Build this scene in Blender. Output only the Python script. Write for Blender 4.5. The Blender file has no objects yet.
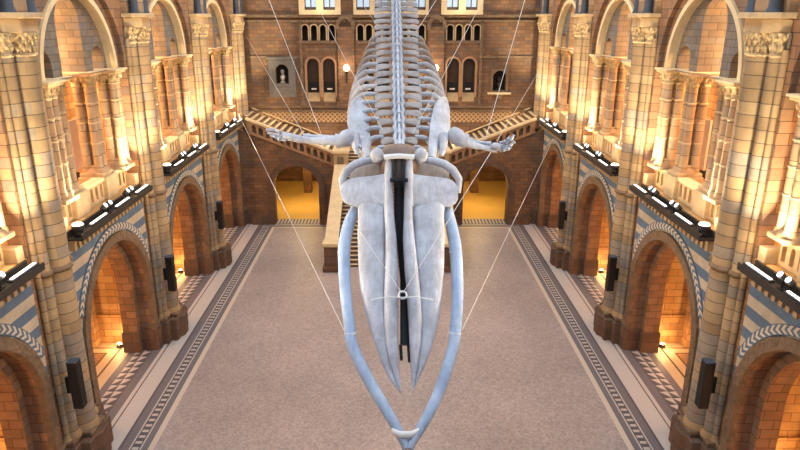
import bpy, bmesh, math, random
from mathutils import Vector, Matrix
random.seed(7)
C = bpy.context.scene.collection
PI = math.pi

# ------------------------------------------------------------------ helpers
def lin(r, g, b):
    f = lambda c: (c/255/12.92) if c/255 <= .04045 else ((c/255+.055)/1.055)**2.4
    return (f(r), f(g), f(b), 1)

class MB:
    """collects geometry, links it as one mesh object"""
    def __init__(s): s.v = []; s.f = []; s.uv = {}; s.mi = []
    def add(s, vs, fs, m=0, uvs=None):
        o = len(s.v); s.v += [tuple(p) for p in vs]
        for k, f in enumerate(fs):
            if uvs: s.uv[len(s.f)] = uvs[k]
            s.f.append(tuple(i+o for i in f)); s.mi.append(m)
        return s
    def box(s, x0, x1, y0, y1, z0, z1, m=0):
        v = [(x, y, z) for z in (z0, z1) for y in (y0, y1) for x in (x0, x1)]
        return s.add(v, [(0,1,3,2),(4,6,7,5),(0,4,5,1),(2,3,7,6),(0,2,6,4),(1,5,7,3)], m)
    def hexa(s, v, m=0):   # 8 points, bottom four in a loop then top four
        return s.add(v, [(3,2,1,0),(4,5,6,7),(0,1,5,4),(1,2,6,5),(2,3,7,6),(3,0,4,7)], m)
    def lathe(s, cx, cy, prof, n=16, m=0, cap=True):
        v = []; f = []
        for r, z in prof:
            for k in range(n):
                a = 2*PI*k/n; v.append((cx+r*math.cos(a), cy+r*math.sin(a), z))
        for j in range(len(prof)-1):
            for k in range(n):
                a = j*n+k; b = j*n+(k+1) % n; f.append((a, b, b+n, a+n))
        if cap:
            f.append(tuple(range(n))[::-1]); f.append(tuple(range((len(prof)-1)*n, len(prof)*n)))
        return s.add(v, f, m)
    def tube(s, pts, rad, n=8, m=0, flat=1.0, up=Vector((0,0,1))):
        """rad: number or list; flat: the section's second axis over its first"""
        pts = [Vector(p) for p in pts]
        if not isinstance(rad, (list, tuple)): rad = [rad]*len(pts)
        v = []; f = []
        for i, p in enumerate(pts):
            t = (pts[min(i+1, len(pts)-1)] - pts[max(i-1, 0)]).normalized()
            a = t.cross(up)
            if a.length < 1e-4: a = t.cross(Vector((1,0,0)))
            a.normalize(); b = a.cross(t).normalized()
            for k in range(n):
                th = 2*PI*k/n
                v.append(p + a*math.cos(th)*rad[i] + b*math.sin(th)*rad[i]*flat)
        for j in range(len(pts)-1):
            for k in range(n):
                x = j*n+k; y = j*n+(k+1) % n; f.append((x, y, y+n, x+n))
        f.append(tuple(range(n))[::-1]); f.append(tuple(range((len(pts)-1)*n, len(pts)*n)))
        return s.add(v, f, m)
    def loft(s, secs, n=12, m=0, p=2.4):
        """sections (A, B, up, down, updir): closed rounded bands between A and B"""
        v = []; f = []
        for A, B, hu, hd, u in secs:
            A = Vector(A); B = Vector(B); c = (A+B)/2; h = (B-A)/2; u = Vector(u)
            for k in range(n):
                th = 2*PI*k/n; cs = math.cos(th); sn = math.sin(th)
                x = math.copysign(abs(cs)**(2/p), cs); y = math.copysign(abs(sn)**(2/p), sn)
                v.append(c + h*x + u*(hu if y > 0 else hd)*y)
        for j in range(len(secs)-1):
            for k in range(n):
                a = j*n+k; b = j*n+(k+1) % n; f.append((a, b, b+n, a+n))
        f.append(tuple(range(n))[::-1]); f.append(tuple(range((len(secs)-1)*n, len(secs)*n)))
        return s.add(v, f, m)
    def panel(s, M, u0, u1, z0, z1, ops=(), w0=0, w1=.4, n=16, back=False, m=0, ends=True):
        """wall with arched or flat openings. M(u,z,w)->xyz; z0,z1 numbers or functions of u;
        op = (centre, half width, bottom, spring, arched)"""
        zb = z0 if callable(z0) else (lambda u: z0); zt = z1 if callable(z1) else (lambda u: z1)
        br = {round(u0, 5), round(u1, 5)}
        for (c, h, b, sp, arch) in ops:
            if arch:
                for k in range(n+1): br.add(round(c - h*math.cos(PI*k/n), 5))
            else: br |= {round(c-h, 5), round(c+h, 5)}
        if callable(z0) or callable(z1):
            for k in range(1, 12): br.add(round(u0+(u1-u0)*k/12, 5))
        br = sorted(b for b in br if u0-1e-6 <= b <= u1+1e-6)
        def top(o, u):
            c, h, b, sp, arch = o
            return sp + (math.sqrt(max(h*h-(u-c)**2, 0)) if arch else 0)
        for a, b in zip(br, br[1:]):
            if b-a < 1e-4: continue
            mid = (a+b)/2
            act = sorted([o for o in ops if abs(mid-o[0]) < o[1]], key=lambda o: o[2])
            ca, cb = zb(a), zb(b)
            for o in act:
                if o[2] > min(ca, cb)+1e-4:
                    for w in ([w0, w1] if back else [w0]): s.add([M(a,ca,w), M(b,cb,w), M(b,o[2],w), M(a,o[2],w)], [(0,1,2,3)], m)
                    s.add([M(a,o[2],w0), M(b,o[2],w0), M(b,o[2],w1), M(a,o[2],w1)], [(0,1,2,3)], m)
                ca, cb = top(o, a), top(o, b)
                s.add([M(a,ca,w0), M(b,cb,w0), M(b,cb,w1), M(a,ca,w1)], [(3,2,1,0)], m)
            for w in ([w0, w1] if back else [w0]): s.add([M(a,ca,w), M(b,cb,w), M(b,zt(b),w), M(a,zt(a),w)], [(0,1,2,3)], m)
            if back: s.add([M(a,zt(a),w0), M(b,zt(b),w0), M(b,zt(b),w1), M(a,zt(a),w1)], [(0,1,2,3)], m)
        for (c, h, b, sp, arch) in ops:
            for u in (c-h, c+h):
                if u0-1e-6 <= u <= u1+1e-6:
                    lo = max(b, zb(u)); s.add([M(u,lo,w0), M(u,lo,w1), M(u,sp,w1), M(u,sp,w0)], [(0,1,2,3)], m)
        if back and ends:
            for u in (u0, u1): s.add([M(u,zb(u),w0), M(u,zb(u),w1), M(u,zt(u),w1), M(u,zt(u),w0)], [(0,1,2,3)], m)
        return s
    def ring(s, M, c, sp, r0, r1, w0, w1, zb=None, umax=None, n=28, m=0):
        """arch ring (with straight legs down to zb), carries uv: u along the arc, v across"""
        pts = []
        a0 = 0 if not umax or umax >= r1 else math.acos(umax/r1)
        if zb is not None: pts.append((-1, 0, zb))
        for k in range(n+1):
            a = PI - a0 - (PI-2*a0)*k/n; pts.append((math.cos(a), math.sin(a), None))
        if zb is not None: pts.append((1, 0, zb))
        P = lambda q, r, w: M(c+q[0]*r, q[2] if q[2] is not None else sp+q[1]*r, w)
        L = 0
        for j in range(len(pts)-1):
            p, q = pts[j], pts[j+1]
            l = (Vector(P(p,(r0+r1)/2,0))-Vector(P(q,(r0+r1)/2,0))).length
            s.add([P(p,r0,w0), P(q,r0,w0), P(q,r1,w0), P(p,r1,w0)], [(0,1,2,3)], m, [[(L,0),(L+l,0),(L+l,r1-r0),(L,r1-r0)]])
            s.add([P(p,r0,w0), P(q,r0,w0), P(q,r0,w1), P(p,r0,w1)], [(0,1,2,3)], m)
            s.add([P(p,r1,w0), P(q,r1,w0), P(q,r1,w1), P(p,r1,w1)], [(3,2,1,0)], m)
            s.add([P(p,r0,w1), P(q,r0,w1), P(q,r1,w1), P(p,r1,w1)], [(3,2,1,0)], m)
            L += l
        for p in (pts[0], pts[-1]): s.add([P(p,r0,w0), P(p,r1,w0), P(p,r1,w1), P(p,r0,w1)], [(0,1,2,3)], m)
        return s
    def build(s, name, mat, parent=None, smooth=None, bevel=0, weld=False):
        me = bpy.data.meshes.new(name); me.from_pydata(s.v, [], s.f)
        for mm in (mat if isinstance(mat, (list, tuple)) else [mat]): me.materials.append(mm)
        for i, p in enumerate(me.polygons): p.material_index = s.mi[i]
        if s.uv:
            ul = me.uv_layers.new(name='UVMap')
            for i, uvs in s.uv.items():
                for li, uv in zip(me.polygons[i].loop_indices, uvs): ul.data[li].uv = uv
        bm = bmesh.new(); bm.from_mesh(me)
        if weld: bmesh.ops.remove_doubles(bm, verts=bm.verts, dist=1e-4)
        bmesh.ops.recalc_face_normals(bm, faces=bm.faces)
        bm.to_mesh(me); bm.free()
        if smooth is not None:
            me.shade_smooth()
            if smooth < 170: me.set_sharp_from_angle(angle=math.radians(smooth))
        o = bpy.data.objects.new(name, me); C.objects.link(o)
        if parent: o.parent = parent
        if bevel:
            b = o.modifiers.new('bevel', 'BEVEL'); b.width = bevel; b.segments = 2; b.limit_method = 'ANGLE'
        return o

def tag(o, label=None, cat=None, group=None, kind=None):
    if label: o['label'] = label
    if cat: o['category'] = cat
    if group: o['group'] = group
    if kind: o['kind'] = kind
    return o
def thing(name, loc, label, cat, group=None, rz=0):
    o = bpy.data.objects.new(name, None); C.objects.link(o)
    o.location = loc; o.rotation_euler = (0, 0, rz); o.empty_display_size = .2
    return tag(o, label, cat, group)
def copy_tree(o, loc=None, rz=None, label=None, group=None, parent=None):
    c = o.copy(); C.objects.link(c); c.parent = parent
    if loc is not None: c.location = loc
    if rz is not None: c.rotation_euler = (0, 0, rz)
    if label: c['label'] = label
    if group: c['group'] = group
    for ch in [x for x in bpy.data.objects if x.parent == o]: copy_tree(ch, parent=c)
    return c
def struct(mb, name, mat, **k): return tag(mb.build(name, mat, **k), kind='structure')

# ------------------------------------------------------------------ materials
def mat(name):
    m = bpy.data.materials.new(name); m.use_nodes = True
    nt = m.node_tree; b = nt.nodes['Principled BSDF']; return m, nt, b
def N(nt, t, **k):
    n = nt.nodes.new(t)
    for a, v in k.items():
        if a.startswith('i_'):
            q = a[2:]; n.inputs[int(q) if q.isdigit() else q.replace('_', ' ')].default_value = v
        else: setattr(n, a, v)
    return n
def mth(nt, op, a, b=None, c=None):
    n = nt.nodes.new('ShaderNodeMath'); n.operation = op
    for i, x in enumerate((a, b, c)):
        if x is None: continue
        if isinstance(x, (int, float)): n.inputs[i].default_value = x
        else: nt.links.new(x, n.inputs[i])
    return n.outputs[0]
def mixc(nt, f, a, b, mode='MIX'):
    n = nt.nodes.new('ShaderNodeMix'); n.data_type = 'RGBA'; n.blend_type = mode
    for s, x in ((0, f), (6, a), (7, b)):
        if isinstance(x, (int, float, tuple)): n.inputs[s].default_value = x
        else: nt.links.new(x, n.inputs[s])
    return n.outputs[2]
def wallco(nt):
    """(along, height) on whatever face: world position chosen by the face's true normal"""
    g = N(nt, 'ShaderNodeNewGeometry'); p = N(nt, 'ShaderNodeSeparateXYZ'); q = N(nt, 'ShaderNodeSeparateXYZ')
    nt.links.new(g.outputs['Position'], p.inputs[0]); nt.links.new(g.outputs['True Normal'], q.inputs[0])
    ax, ay, az = (mth(nt, 'ABSOLUTE', q.outputs[i]) for i in range(3))
    useX = mth(nt, 'GREATER_THAN', ay, ax); flat = mth(nt, 'GREATER_THAN', az, .85)
    u = mth(nt, 'ADD', mth(nt, 'MULTIPLY', p.outputs[0], useX), mth(nt, 'MULTIPLY', p.outputs[1], mth(nt, 'SUBTRACT', 1, useX)))
    v = mth(nt, 'ADD', mth(nt, 'MULTIPLY', p.outputs[0], flat), mth(nt, 'MULTIPLY', p.outputs[2], mth(nt, 'SUBTRACT', 1, flat)))
    c = N(nt, 'ShaderNodeCombineXYZ'); nt.links.new(u, c.inputs[0]); nt.links.new(v, c.inputs[1])
    return c.outputs[0], p, ax, u, v, g
def stone(name, c1, c2, c3, mortar, bw=.62, bh=.3, ms=.012, rough=.8, stripes=False, drum=False, bump=.25):
    m, nt, b = mat(name); co, p, ax, u, v, g = wallco(nt)
    br = N(nt, 'ShaderNodeTexBrick', offset=.5, i_Scale=1.0, i_Mortar_Size=ms, i_Mortar_Smooth=.3, i_Bias=0.0, i_Brick_Width=bw if not drum else 50, i_Row_Height=bh)
    br.inputs['Color1'].default_value = c1; br.inputs['Color2'].default_value = c2; br.inputs['Mortar'].default_value = mortar
    nt.links.new(co, br.inputs['Vector'])
    # some blocks take a third colour: white noise on the block number
    row = mth(nt, 'FLOOR', mth(nt, 'DIVIDE', v, bh))
    sh = mth(nt, 'MULTIPLY', mth(nt, 'MODULO', row, 2), .5)
    col = mth(nt, 'FLOOR', mth(nt, 'ADD', mth(nt, 'DIVIDE', u, bw if not drum else 50), sh))
    wc = N(nt, 'ShaderNodeCombineXYZ'); nt.links.new(row, wc.inputs[1]); nt.links.new(col, wc.inputs[0])
    wn = N(nt, 'ShaderNodeTexWhiteNoise'); nt.links.new(wc.outputs[0], wn.inputs[0])
    odd = mth(nt, 'MULTIPLY', mth(nt, 'GREATER_THAN', wn.outputs[0], .68), mth(nt, 'SUBTRACT', 1, br.outputs['Fac']))
    cc = mixc(nt, mth(nt, 'MULTIPLY', odd, .5), br.outputs['Color'], c3)
    ns = N(nt, 'ShaderNodeTexNoise', i_Scale=1.3, i_Detail=6.0, i_Roughness=.65); nt.links.new(g.outputs['Position'], ns.inputs['Vector'])
    rr = N(nt, 'ShaderNodeMapRange', i_1=.3, i_2=.7, i_3=.72, i_4=1.18); nt.links.new(ns.outputs[0], rr.inputs[0])
    cc = mixc(nt, 1.0, cc, rr.outputs[0], 'MULTIPLY')
    if stripes:
        z = p.outputs[2]; yl = mth(nt, 'ABSOLUTE', mth(nt, 'SUBTRACT', mth(nt, 'MODULO', mth(nt, 'SUBTRACT', p.outputs[1], 8.8-8.08*3), 8.08), 4.04))
        axx = mth(nt, 'ABSOLUTE', p.outputs[0])
        msk = mth(nt, 'MULTIPLY', mth(nt, 'MULTIPLY', mth(nt, 'GREATER_THAN', z, 3.0), mth(nt, 'LESS_THAN', z, 6.25)),
                  mth(nt, 'MULTIPLY', mth(nt, 'LESS_THAN', yl, 3.05), mth(nt, 'LESS_THAN', axx, 9.63)))
        st = mth(nt, 'GREATER_THAN', mth(nt, 'FRACT', mth(nt, 'DIVIDE', z, .62)), .5)
        sc = mixc(nt, st, lin(196, 184, 164), lin(96, 118, 142))
        sc = mixc(nt, 1.0, sc, rr.outputs[0], 'MULTIPLY')
        cc = mixc(nt, msk, cc, sc)
    nt.links.new(cc, b.inputs['Base Color']); b.inputs['Roughness'].default_value = rough
    bp = N(nt, 'ShaderNodeBump', i_Strength=bump, i_Distance=.03)
    h = mth(nt, 'ADD', mth(nt, 'MULTIPLY', br.outputs['Fac'], -1), mth(nt, 'MULTIPLY', ns.outputs[0], .5))
    nt.links.new(h, bp.inputs['Height']); nt.links.new(bp.outputs[0], b.inputs['Normal'])
    return m
def plain(name, c, rough=.7, metal=0, noise=0, nscale=3, bump=0, bscale=20, emit=None, es=0):
    m, nt, b = mat(name); b.inputs['Roughness'].default_value = rough; b.inputs['Metallic'].default_value = metal
    b.inputs['Base Color'].default_value = c
    g = N(nt, 'ShaderNodeNewGeometry')
    if noise:
        ns = N(nt, 'ShaderNodeTexNoise', i_Scale=nscale, i_Detail=5.0); nt.links.new(g.outputs['Position'], ns.inputs['Vector'])
        rr = N(nt, 'ShaderNodeMapRange', i_1=.3, i_2=.7, i_3=1-noise, i_4=1+noise); nt.links.new(ns.outputs[0], rr.inputs[0])
        nt.links.new(mixc(nt, 1.0, c, rr.outputs[0], 'MULTIPLY'), b.inputs['Base Color'])
    if bump:
        vo = N(nt, 'ShaderNodeTexVoronoi', i_Scale=bscale); nt.links.new(g.outputs['Position'], vo.inputs['Vector'])
        bp = N(nt, 'ShaderNodeBump', i_Strength=bump, i_Distance=.05); nt.links.new(vo.outputs[0], bp.inputs['Height']); nt.links.new(bp.outputs[0], b.inputs['Normal'])
    if emit: b.inputs['Emission Color'].default_value = emit; b.inputs['Emission Strength'].default_value = es
    return m

S_wall = stone('wall_terracotta', lin(156,118,86), lin(128,94,68), lin(112,100,94), lin(84,62,46), stripes=True)
S_pier = stone('pier_terracotta', lin(168,142,106), lin(144,118,86), lin(118,118,120), lin(80,64,50), drum=True, bh=.33)
S_shaft = stone('shaft_terracotta', lin(176,148,114), lin(150,120,90), lin(128,112,100), lin(92,72,54), drum=True, bh=.42)
S_rear = stone('rear_terracotta', lin(136,102,74), lin(112,82,60), lin(98,86,78), lin(86,62,46), bw=.55, bh=.22)
S_in = stone('chapel_terracotta', lin(204,164,108), lin(182,136,82), lin(154,116,76), lin(120,84,54), bw=.7, bh=.3)
S_up = stone('tympanum_brick', lin(132,118,102), lin(106,98,90), lin(104,106,112), lin(84,76,66), bw=.5, bh=.22)
S_trim = plain('carved_buff_stone', lin(184,160,124), .75, noise=.16)
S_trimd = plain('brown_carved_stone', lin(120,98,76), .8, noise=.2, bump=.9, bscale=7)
S_cap = plain('leafy_capital_stone', lin(186,162,122), .8, noise=.3, nscale=9, bump=1.0, bscale=9)
S_base = stone('plinth_stone', lin(116,88,68), lin(96,72,56), lin(88,76,70), lin(74,58,46), bw=.8, bh=.45)
S_cream = plain('cream_arch_stone', lin(222,200,158), .7, noise=.1)
S_slate = plain('slate_blue_stone', lin(58,68,82), .6, noise=.15)
S_stair = plain('stair_stone', lin(176,152,120), .6, noise=.12)
S_tread = plain('dark_tread_stone', lin(112,88,70), .7, noise=.15)  # treads in a darker brown than the pale nosings
S_rail = plain('brown_balustrade_stone', lin(160,124,92), .75, noise=.15)
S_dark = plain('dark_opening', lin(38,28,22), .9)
M_wood = plain('dark_door_wood', lin(54,34,22), .5, noise=.2)
M_black = plain('black_metal', lin(10,10,12), .6)
M_steel = plain('dark_steel', lin(28,34,42), .4, .6)
M_bright = plain('bright_steel', lin(222,226,230), .4, .1)
M_cable = plain('steel_cable', lin(205,208,210), .4, .2)
M_tray = plain('lighting_tray', lin(46,42,40), .5)
M_white = plain('white_board', lin(236,224,216), .6)
M_lampwarm = plain('warm_globe', lin(255,236,200), .4, emit=(1,.72,.38,1), es=14)
M_tube = plain('strip_diffuser', lin(250,246,240), .4, emit=(1,.9,.8,1), es=1.8)
M_lens = plain('spot_lens', lin(230,240,255), .2, emit=(.75,.88,1,1), es=2)
M_flood = plain('flood_lens', lin(255,246,225), .2, emit=(1,.86,.62,1), es=7)
M_fire = plain('uplight_lens', lin(255,230,180), .2, emit=(1,.66,.3,1), es=25)
M_chrome = plain('spot_housing', lin(60,64,74), .35, .5)
M_bust = plain('white_marble', lin(190,182,172), .5, noise=.1)
M_bronze = plain('dark_bronze', lin(62,50,40), .4, .4)
M_grey = plain('grey_monument_stone', lin(112,108,104), .7, noise=.15)
M_vent = plain('vent_metal', lin(70,56,40), .5)
M_glass = plain('lit_window_glass', lin(150,170,190), .2, emit=(.62,.76,.95,1), es=.75)
M_wframe = plain('window_lead', lin(90,80,66), .6)

def bone_mat(name, c, c2):
    m, nt, b = mat(name); g = N(nt, 'ShaderNodeNewGeometry')
    a = N(nt, 'ShaderNodeTexNoise', i_Scale=1.6, i_Detail=7.0, i_Roughness=.7); nt.links.new(g.outputs['Position'], a.inputs['Vector'])
    rr = N(nt, 'ShaderNodeMapRange', i_1=.35, i_2=.68); nt.links.new(a.outputs[0], rr.inputs[0])
    mp = N(nt, 'ShaderNodeMapping', i_Scale=(9, 2.4, 2.4)); nt.links.new(g.outputs['Position'], mp.inputs[0])
    k = N(nt, 'ShaderNodeTexNoise', i_Scale=1.5, i_Detail=5.0); nt.links.new(mp.outputs[0], k.inputs['Vector'])
    r2 = N(nt, 'ShaderNodeMapRange', i_1=.35, i_2=.6, i_3=.9, i_4=1.03); nt.links.new(k.outputs[0], r2.inputs[0])
    cc = mixc(nt, rr.outputs[0], c, c2); cc = mixc(nt, 1.0, cc, r2.outputs[0], 'MULTIPLY')
    nt.links.new(cc, b.inputs['Base Color']); b.inputs['Roughness'].default_value = .62
    bp = N(nt, 'ShaderNodeBump', i_Strength=.5, i_Distance=.03); nt.links.new(k.outputs[0], bp.inputs['Height']); nt.links.new(bp.outputs[0], b.inputs['Normal'])
    return m
B_skull = bone_mat('weathered_bone', lin(194,202,216), lin(152,155,166))
B_spine = bone_mat('greyish_bone', lin(172,168,168), lin(132,124,122))
B_brown = bone_mat('brown_bone', lin(150,126,110), lin(112,98,92))
B_light = bone_mat('pale_blue_bone', lin(200,212,228), lin(170,180,198))
B_jaw = bone_mat('jaw_bone', lin(176,200,228), lin(140,164,200))

# chevron ring: pale leaves on slate blue, in the ring's own uv
def chevron():
    m, nt, b = mat('leaf_pattern_ring'); t = N(nt, 'ShaderNodeTexCoord'); s = N(nt, 'ShaderNodeSeparateXYZ'); nt.links.new(t.outputs['UV'], s.inputs[0])
    vv = mth(nt, 'ABSOLUTE', mth(nt, 'SUBTRACT', s.outputs[1], .14))
    f = mth(nt, 'FRACT', mth(nt, 'DIVIDE', mth(nt, 'ADD', s.outputs[0], mth(nt, 'MULTIPLY', vv, 1.2)), .24))
    k = mth(nt, 'MULTIPLY', mth(nt, 'GREATER_THAN', f, .5), mth(nt, 'LESS_THAN', vv, .115))
    nt.links.new(mixc(nt, k, lin(92,108,126), lin(206,198,184)), b.inputs['Base Color']); b.inputs['Roughness'].default_value = .7
    return m
S_chev = chevron()
def lattice():
    m, nt, b = mat('lattice_band'); co, p, ax, u, v, g = wallco(nt)
    a = mth(nt, 'FRACT', mth(nt, 'DIVIDE', mth(nt, 'ADD', u, v), .3)); c = mth(nt, 'FRACT', mth(nt, 'DIVIDE', mth(nt, 'SUBTRACT', u, v), .3))
    k = mth(nt, 'MAXIMUM', mth(nt, 'LESS_THAN', a, .28), mth(nt, 'LESS_THAN', c, .28))
    nt.links.new(mixc(nt, k, lin(128,96,70), lin(196,164,124)), b.inputs['Base Color']); b.inputs['Roughness'].default_value = .7
    return m
S_latt = lattice()

def floor_mat():
    m, nt, b = mat('mosaic_floor')
    g = N(nt, 'ShaderNodeNewGeometry'); p = N(nt, 'ShaderNodeSeparateXYZ'); nt.links.new(g.outputs['Position'], p.inputs[0])
    X = mth(nt, 'ABSOLUTE', p.outputs[0]); Y = p.outputs[1]
    m_ = mth(nt, 'MAXIMUM', X, mth(nt, 'SUBTRACT', Y, 39.3-7.475))
    def band(a, b_): return mth(nt, 'MULTIPLY', mth(nt, 'GREATER_THAN', m_, a), mth(nt, 'LESS_THAN', m_, b_))
    DK, GR, WH, BE, TAN = lin(88,84,88), lin(112,108,112), lin(192,184,178), lin(190,170,142), lin(158,126,94)
    # fine tesserae
    vo = N(nt, 'ShaderNodeTexVoronoi', i_Scale=16.0); nt.links.new(g.outputs['Position'], vo.inputs['Vector'])
    hs = N(nt, 'ShaderNodeSeparateColor'); nt.links.new(vo.outputs['Color'], hs.inputs[0])
    sp = N(nt, 'ShaderNodeMapRange', i_3=.8, i_4=1.2); nt.links.new(hs.outputs[0], sp.inputs[0])
    st = N(nt, 'ShaderNodeTexNoise', i_Scale=.22, i_Detail=6.0, i_Roughness=.6); nt.links.new(g.outputs['Position'], st.inputs['Vector'])
    sr = N(nt, 'ShaderNodeMapRange', i_1=.35, i_2=.65, i_3=.86, i_4=1.08); nt.links.new(st.outputs[0], sr.inputs[0])
    field = mixc(nt, 1.0, lin(164,152,148), sp.outputs[0], 'MULTIPLY'); field = mixc(nt, 1.0, field, sr.outputs[0], 'MULTIPLY')
    col = field
    for a, b_, c in ((7.475,7.66,lin(200,188,174)), (7.66,7.87,GR), (7.87,8.26,DK), (8.26,8.6,GR), (8.52,8.64,DK), (8.6,9.2,WH), (9.2,9.25,DK), (9.25,9.39,WH), (9.39,9.7,GR), (9.7,10.36,DK), (10.36,10.62,GR)):
        col = mixc(nt, band(a, b_), col, c)
    # key-pattern border
    s1 = mth(nt, 'FRACT', mth(nt, 'DIVIDE', Y, .30)); q = mth(nt, 'DIVIDE', mth(nt, 'SUBTRACT', m_, 7.87), .39)
    lines = mth(nt, 'MAXIMUM', mth(nt, 'LESS_THAN', q, .13), mth(nt, 'GREATER_THAN', q, .87))
    tooth = mth(nt, 'MULTIPLY', mth(nt, 'LESS_THAN', s1, .42), mth(nt, 'LESS_THAN', mth(nt, 'ABSOLUTE', mth(nt, 'SUBTRACT', q, .5)), .26))
    col = mixc(nt, mth(nt, 'MULTIPLY', band(7.87, 8.26), mth(nt, 'MAXIMUM', lines, tooth)), col, WH)
    # band of pale arrowheads
    xx = mth(nt, 'FRACT', mth(nt, 'DIVIDE', mth(nt, 'SUBTRACT', X, 9.72), .32)); yy = mth(nt, 'FRACT', mth(nt, 'DIVIDE', mth(nt, 'ADD', Y, mth(nt, 'MULTIPLY', xx, .16)), .42))
    tri = mth(nt, 'GREATER_THAN', mth(nt, 'MULTIPLY', xx, .95), mth(nt, 'ADD', mth(nt, 'MULTIPLY', mth(nt, 'ABSOLUTE', mth(nt, 'SUBTRACT', yy, .5)), 1.9), .05))
    col = mixc(nt, mth(nt, 'MULTIPLY', mth(nt, 'MULTIPLY', mth(nt, 'GREATER_THAN', X, 9.73), mth(nt, 'LESS_THAN', X, 10.34)), tri), col, WH)
    # chapel floors: framed tan mosaic
    yl = mth(nt, 'ABSOLUTE', mth(nt, 'SUBTRACT', mth(nt, 'MODULO', mth(nt, 'SUBTRACT', Y, 8.8-8.08*3), 8.08), 4.04))
    e = mth(nt, 'MINIMUM', mth(nt, 'SUBTRACT', X, 10.62), mth(nt, 'SUBTRACT', 3.15, yl))
    ch = mth(nt, 'GREATER_THAN', X, 10.62)
    tan = mixc(nt, 1.0, TAN, sp.outputs[0], 'MULTIPLY')
    for a, b_, c in ((-9,.42,lin(206,184,150)), (.42,.5,lin(96,60,40)), (.5,.85,lin(206,184,150)), (.85,.92,lin(96,60,40))):
        k = mth(nt, 'MULTIPLY', mth(nt, 'GREATER_THAN', e, a), mth(nt, 'LESS_THAN', e, b_)); tan = mixc(nt, k, tan, c)
    col = mixc(nt, ch, col, tan)
    # passage beyond the end arches
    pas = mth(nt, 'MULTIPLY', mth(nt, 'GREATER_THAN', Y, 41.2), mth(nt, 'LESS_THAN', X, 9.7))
    ptn = mth(nt, 'MULTIPLY', mth(nt, 'GREATER_THAN', Y, 40.25), mth(nt, 'LESS_THAN', Y, 41.2))
    zz = mth(nt, 'GREATER_THAN', mth(nt, 'FRACT', mth(nt, 'DIVIDE', X, .22)), .5)
    col = mixc(nt, mth(nt, 'MULTIPLY', ptn, mth(nt, 'LESS_THAN', X, 9.7)), col, mixc(nt, zz, DK, WH))
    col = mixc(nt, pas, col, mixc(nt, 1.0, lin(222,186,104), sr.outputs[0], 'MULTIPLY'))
    nt.links.new(col, b.inputs['Base Color']); b.inputs['Roughness'].default_value = .5; b.inputs['Specular IOR Level'].default_value = .3
    return m
M_floor = floor_mat()

# ------------------------------------------------------------------ dimensions (metres)
H = 13.0; WX = 9.6; PITCH = 8.08
PIERS = [8.8 + PITCH*k for k in range(5)]            # 8.8 16.88 24.96 33.04 41.12
BAYS = [p + PITCH/2 for p in PIERS[:4]]              # 12.84 20.92 29.0 37.08
YB, YR = 40.2, 42.8                                  # stair front wall, rear wall
SIDE = ((-1, 'left', 0.0), (1, 'right', PI))
ORD = ['nearest', 'second', 'third', 'farthest']

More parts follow.
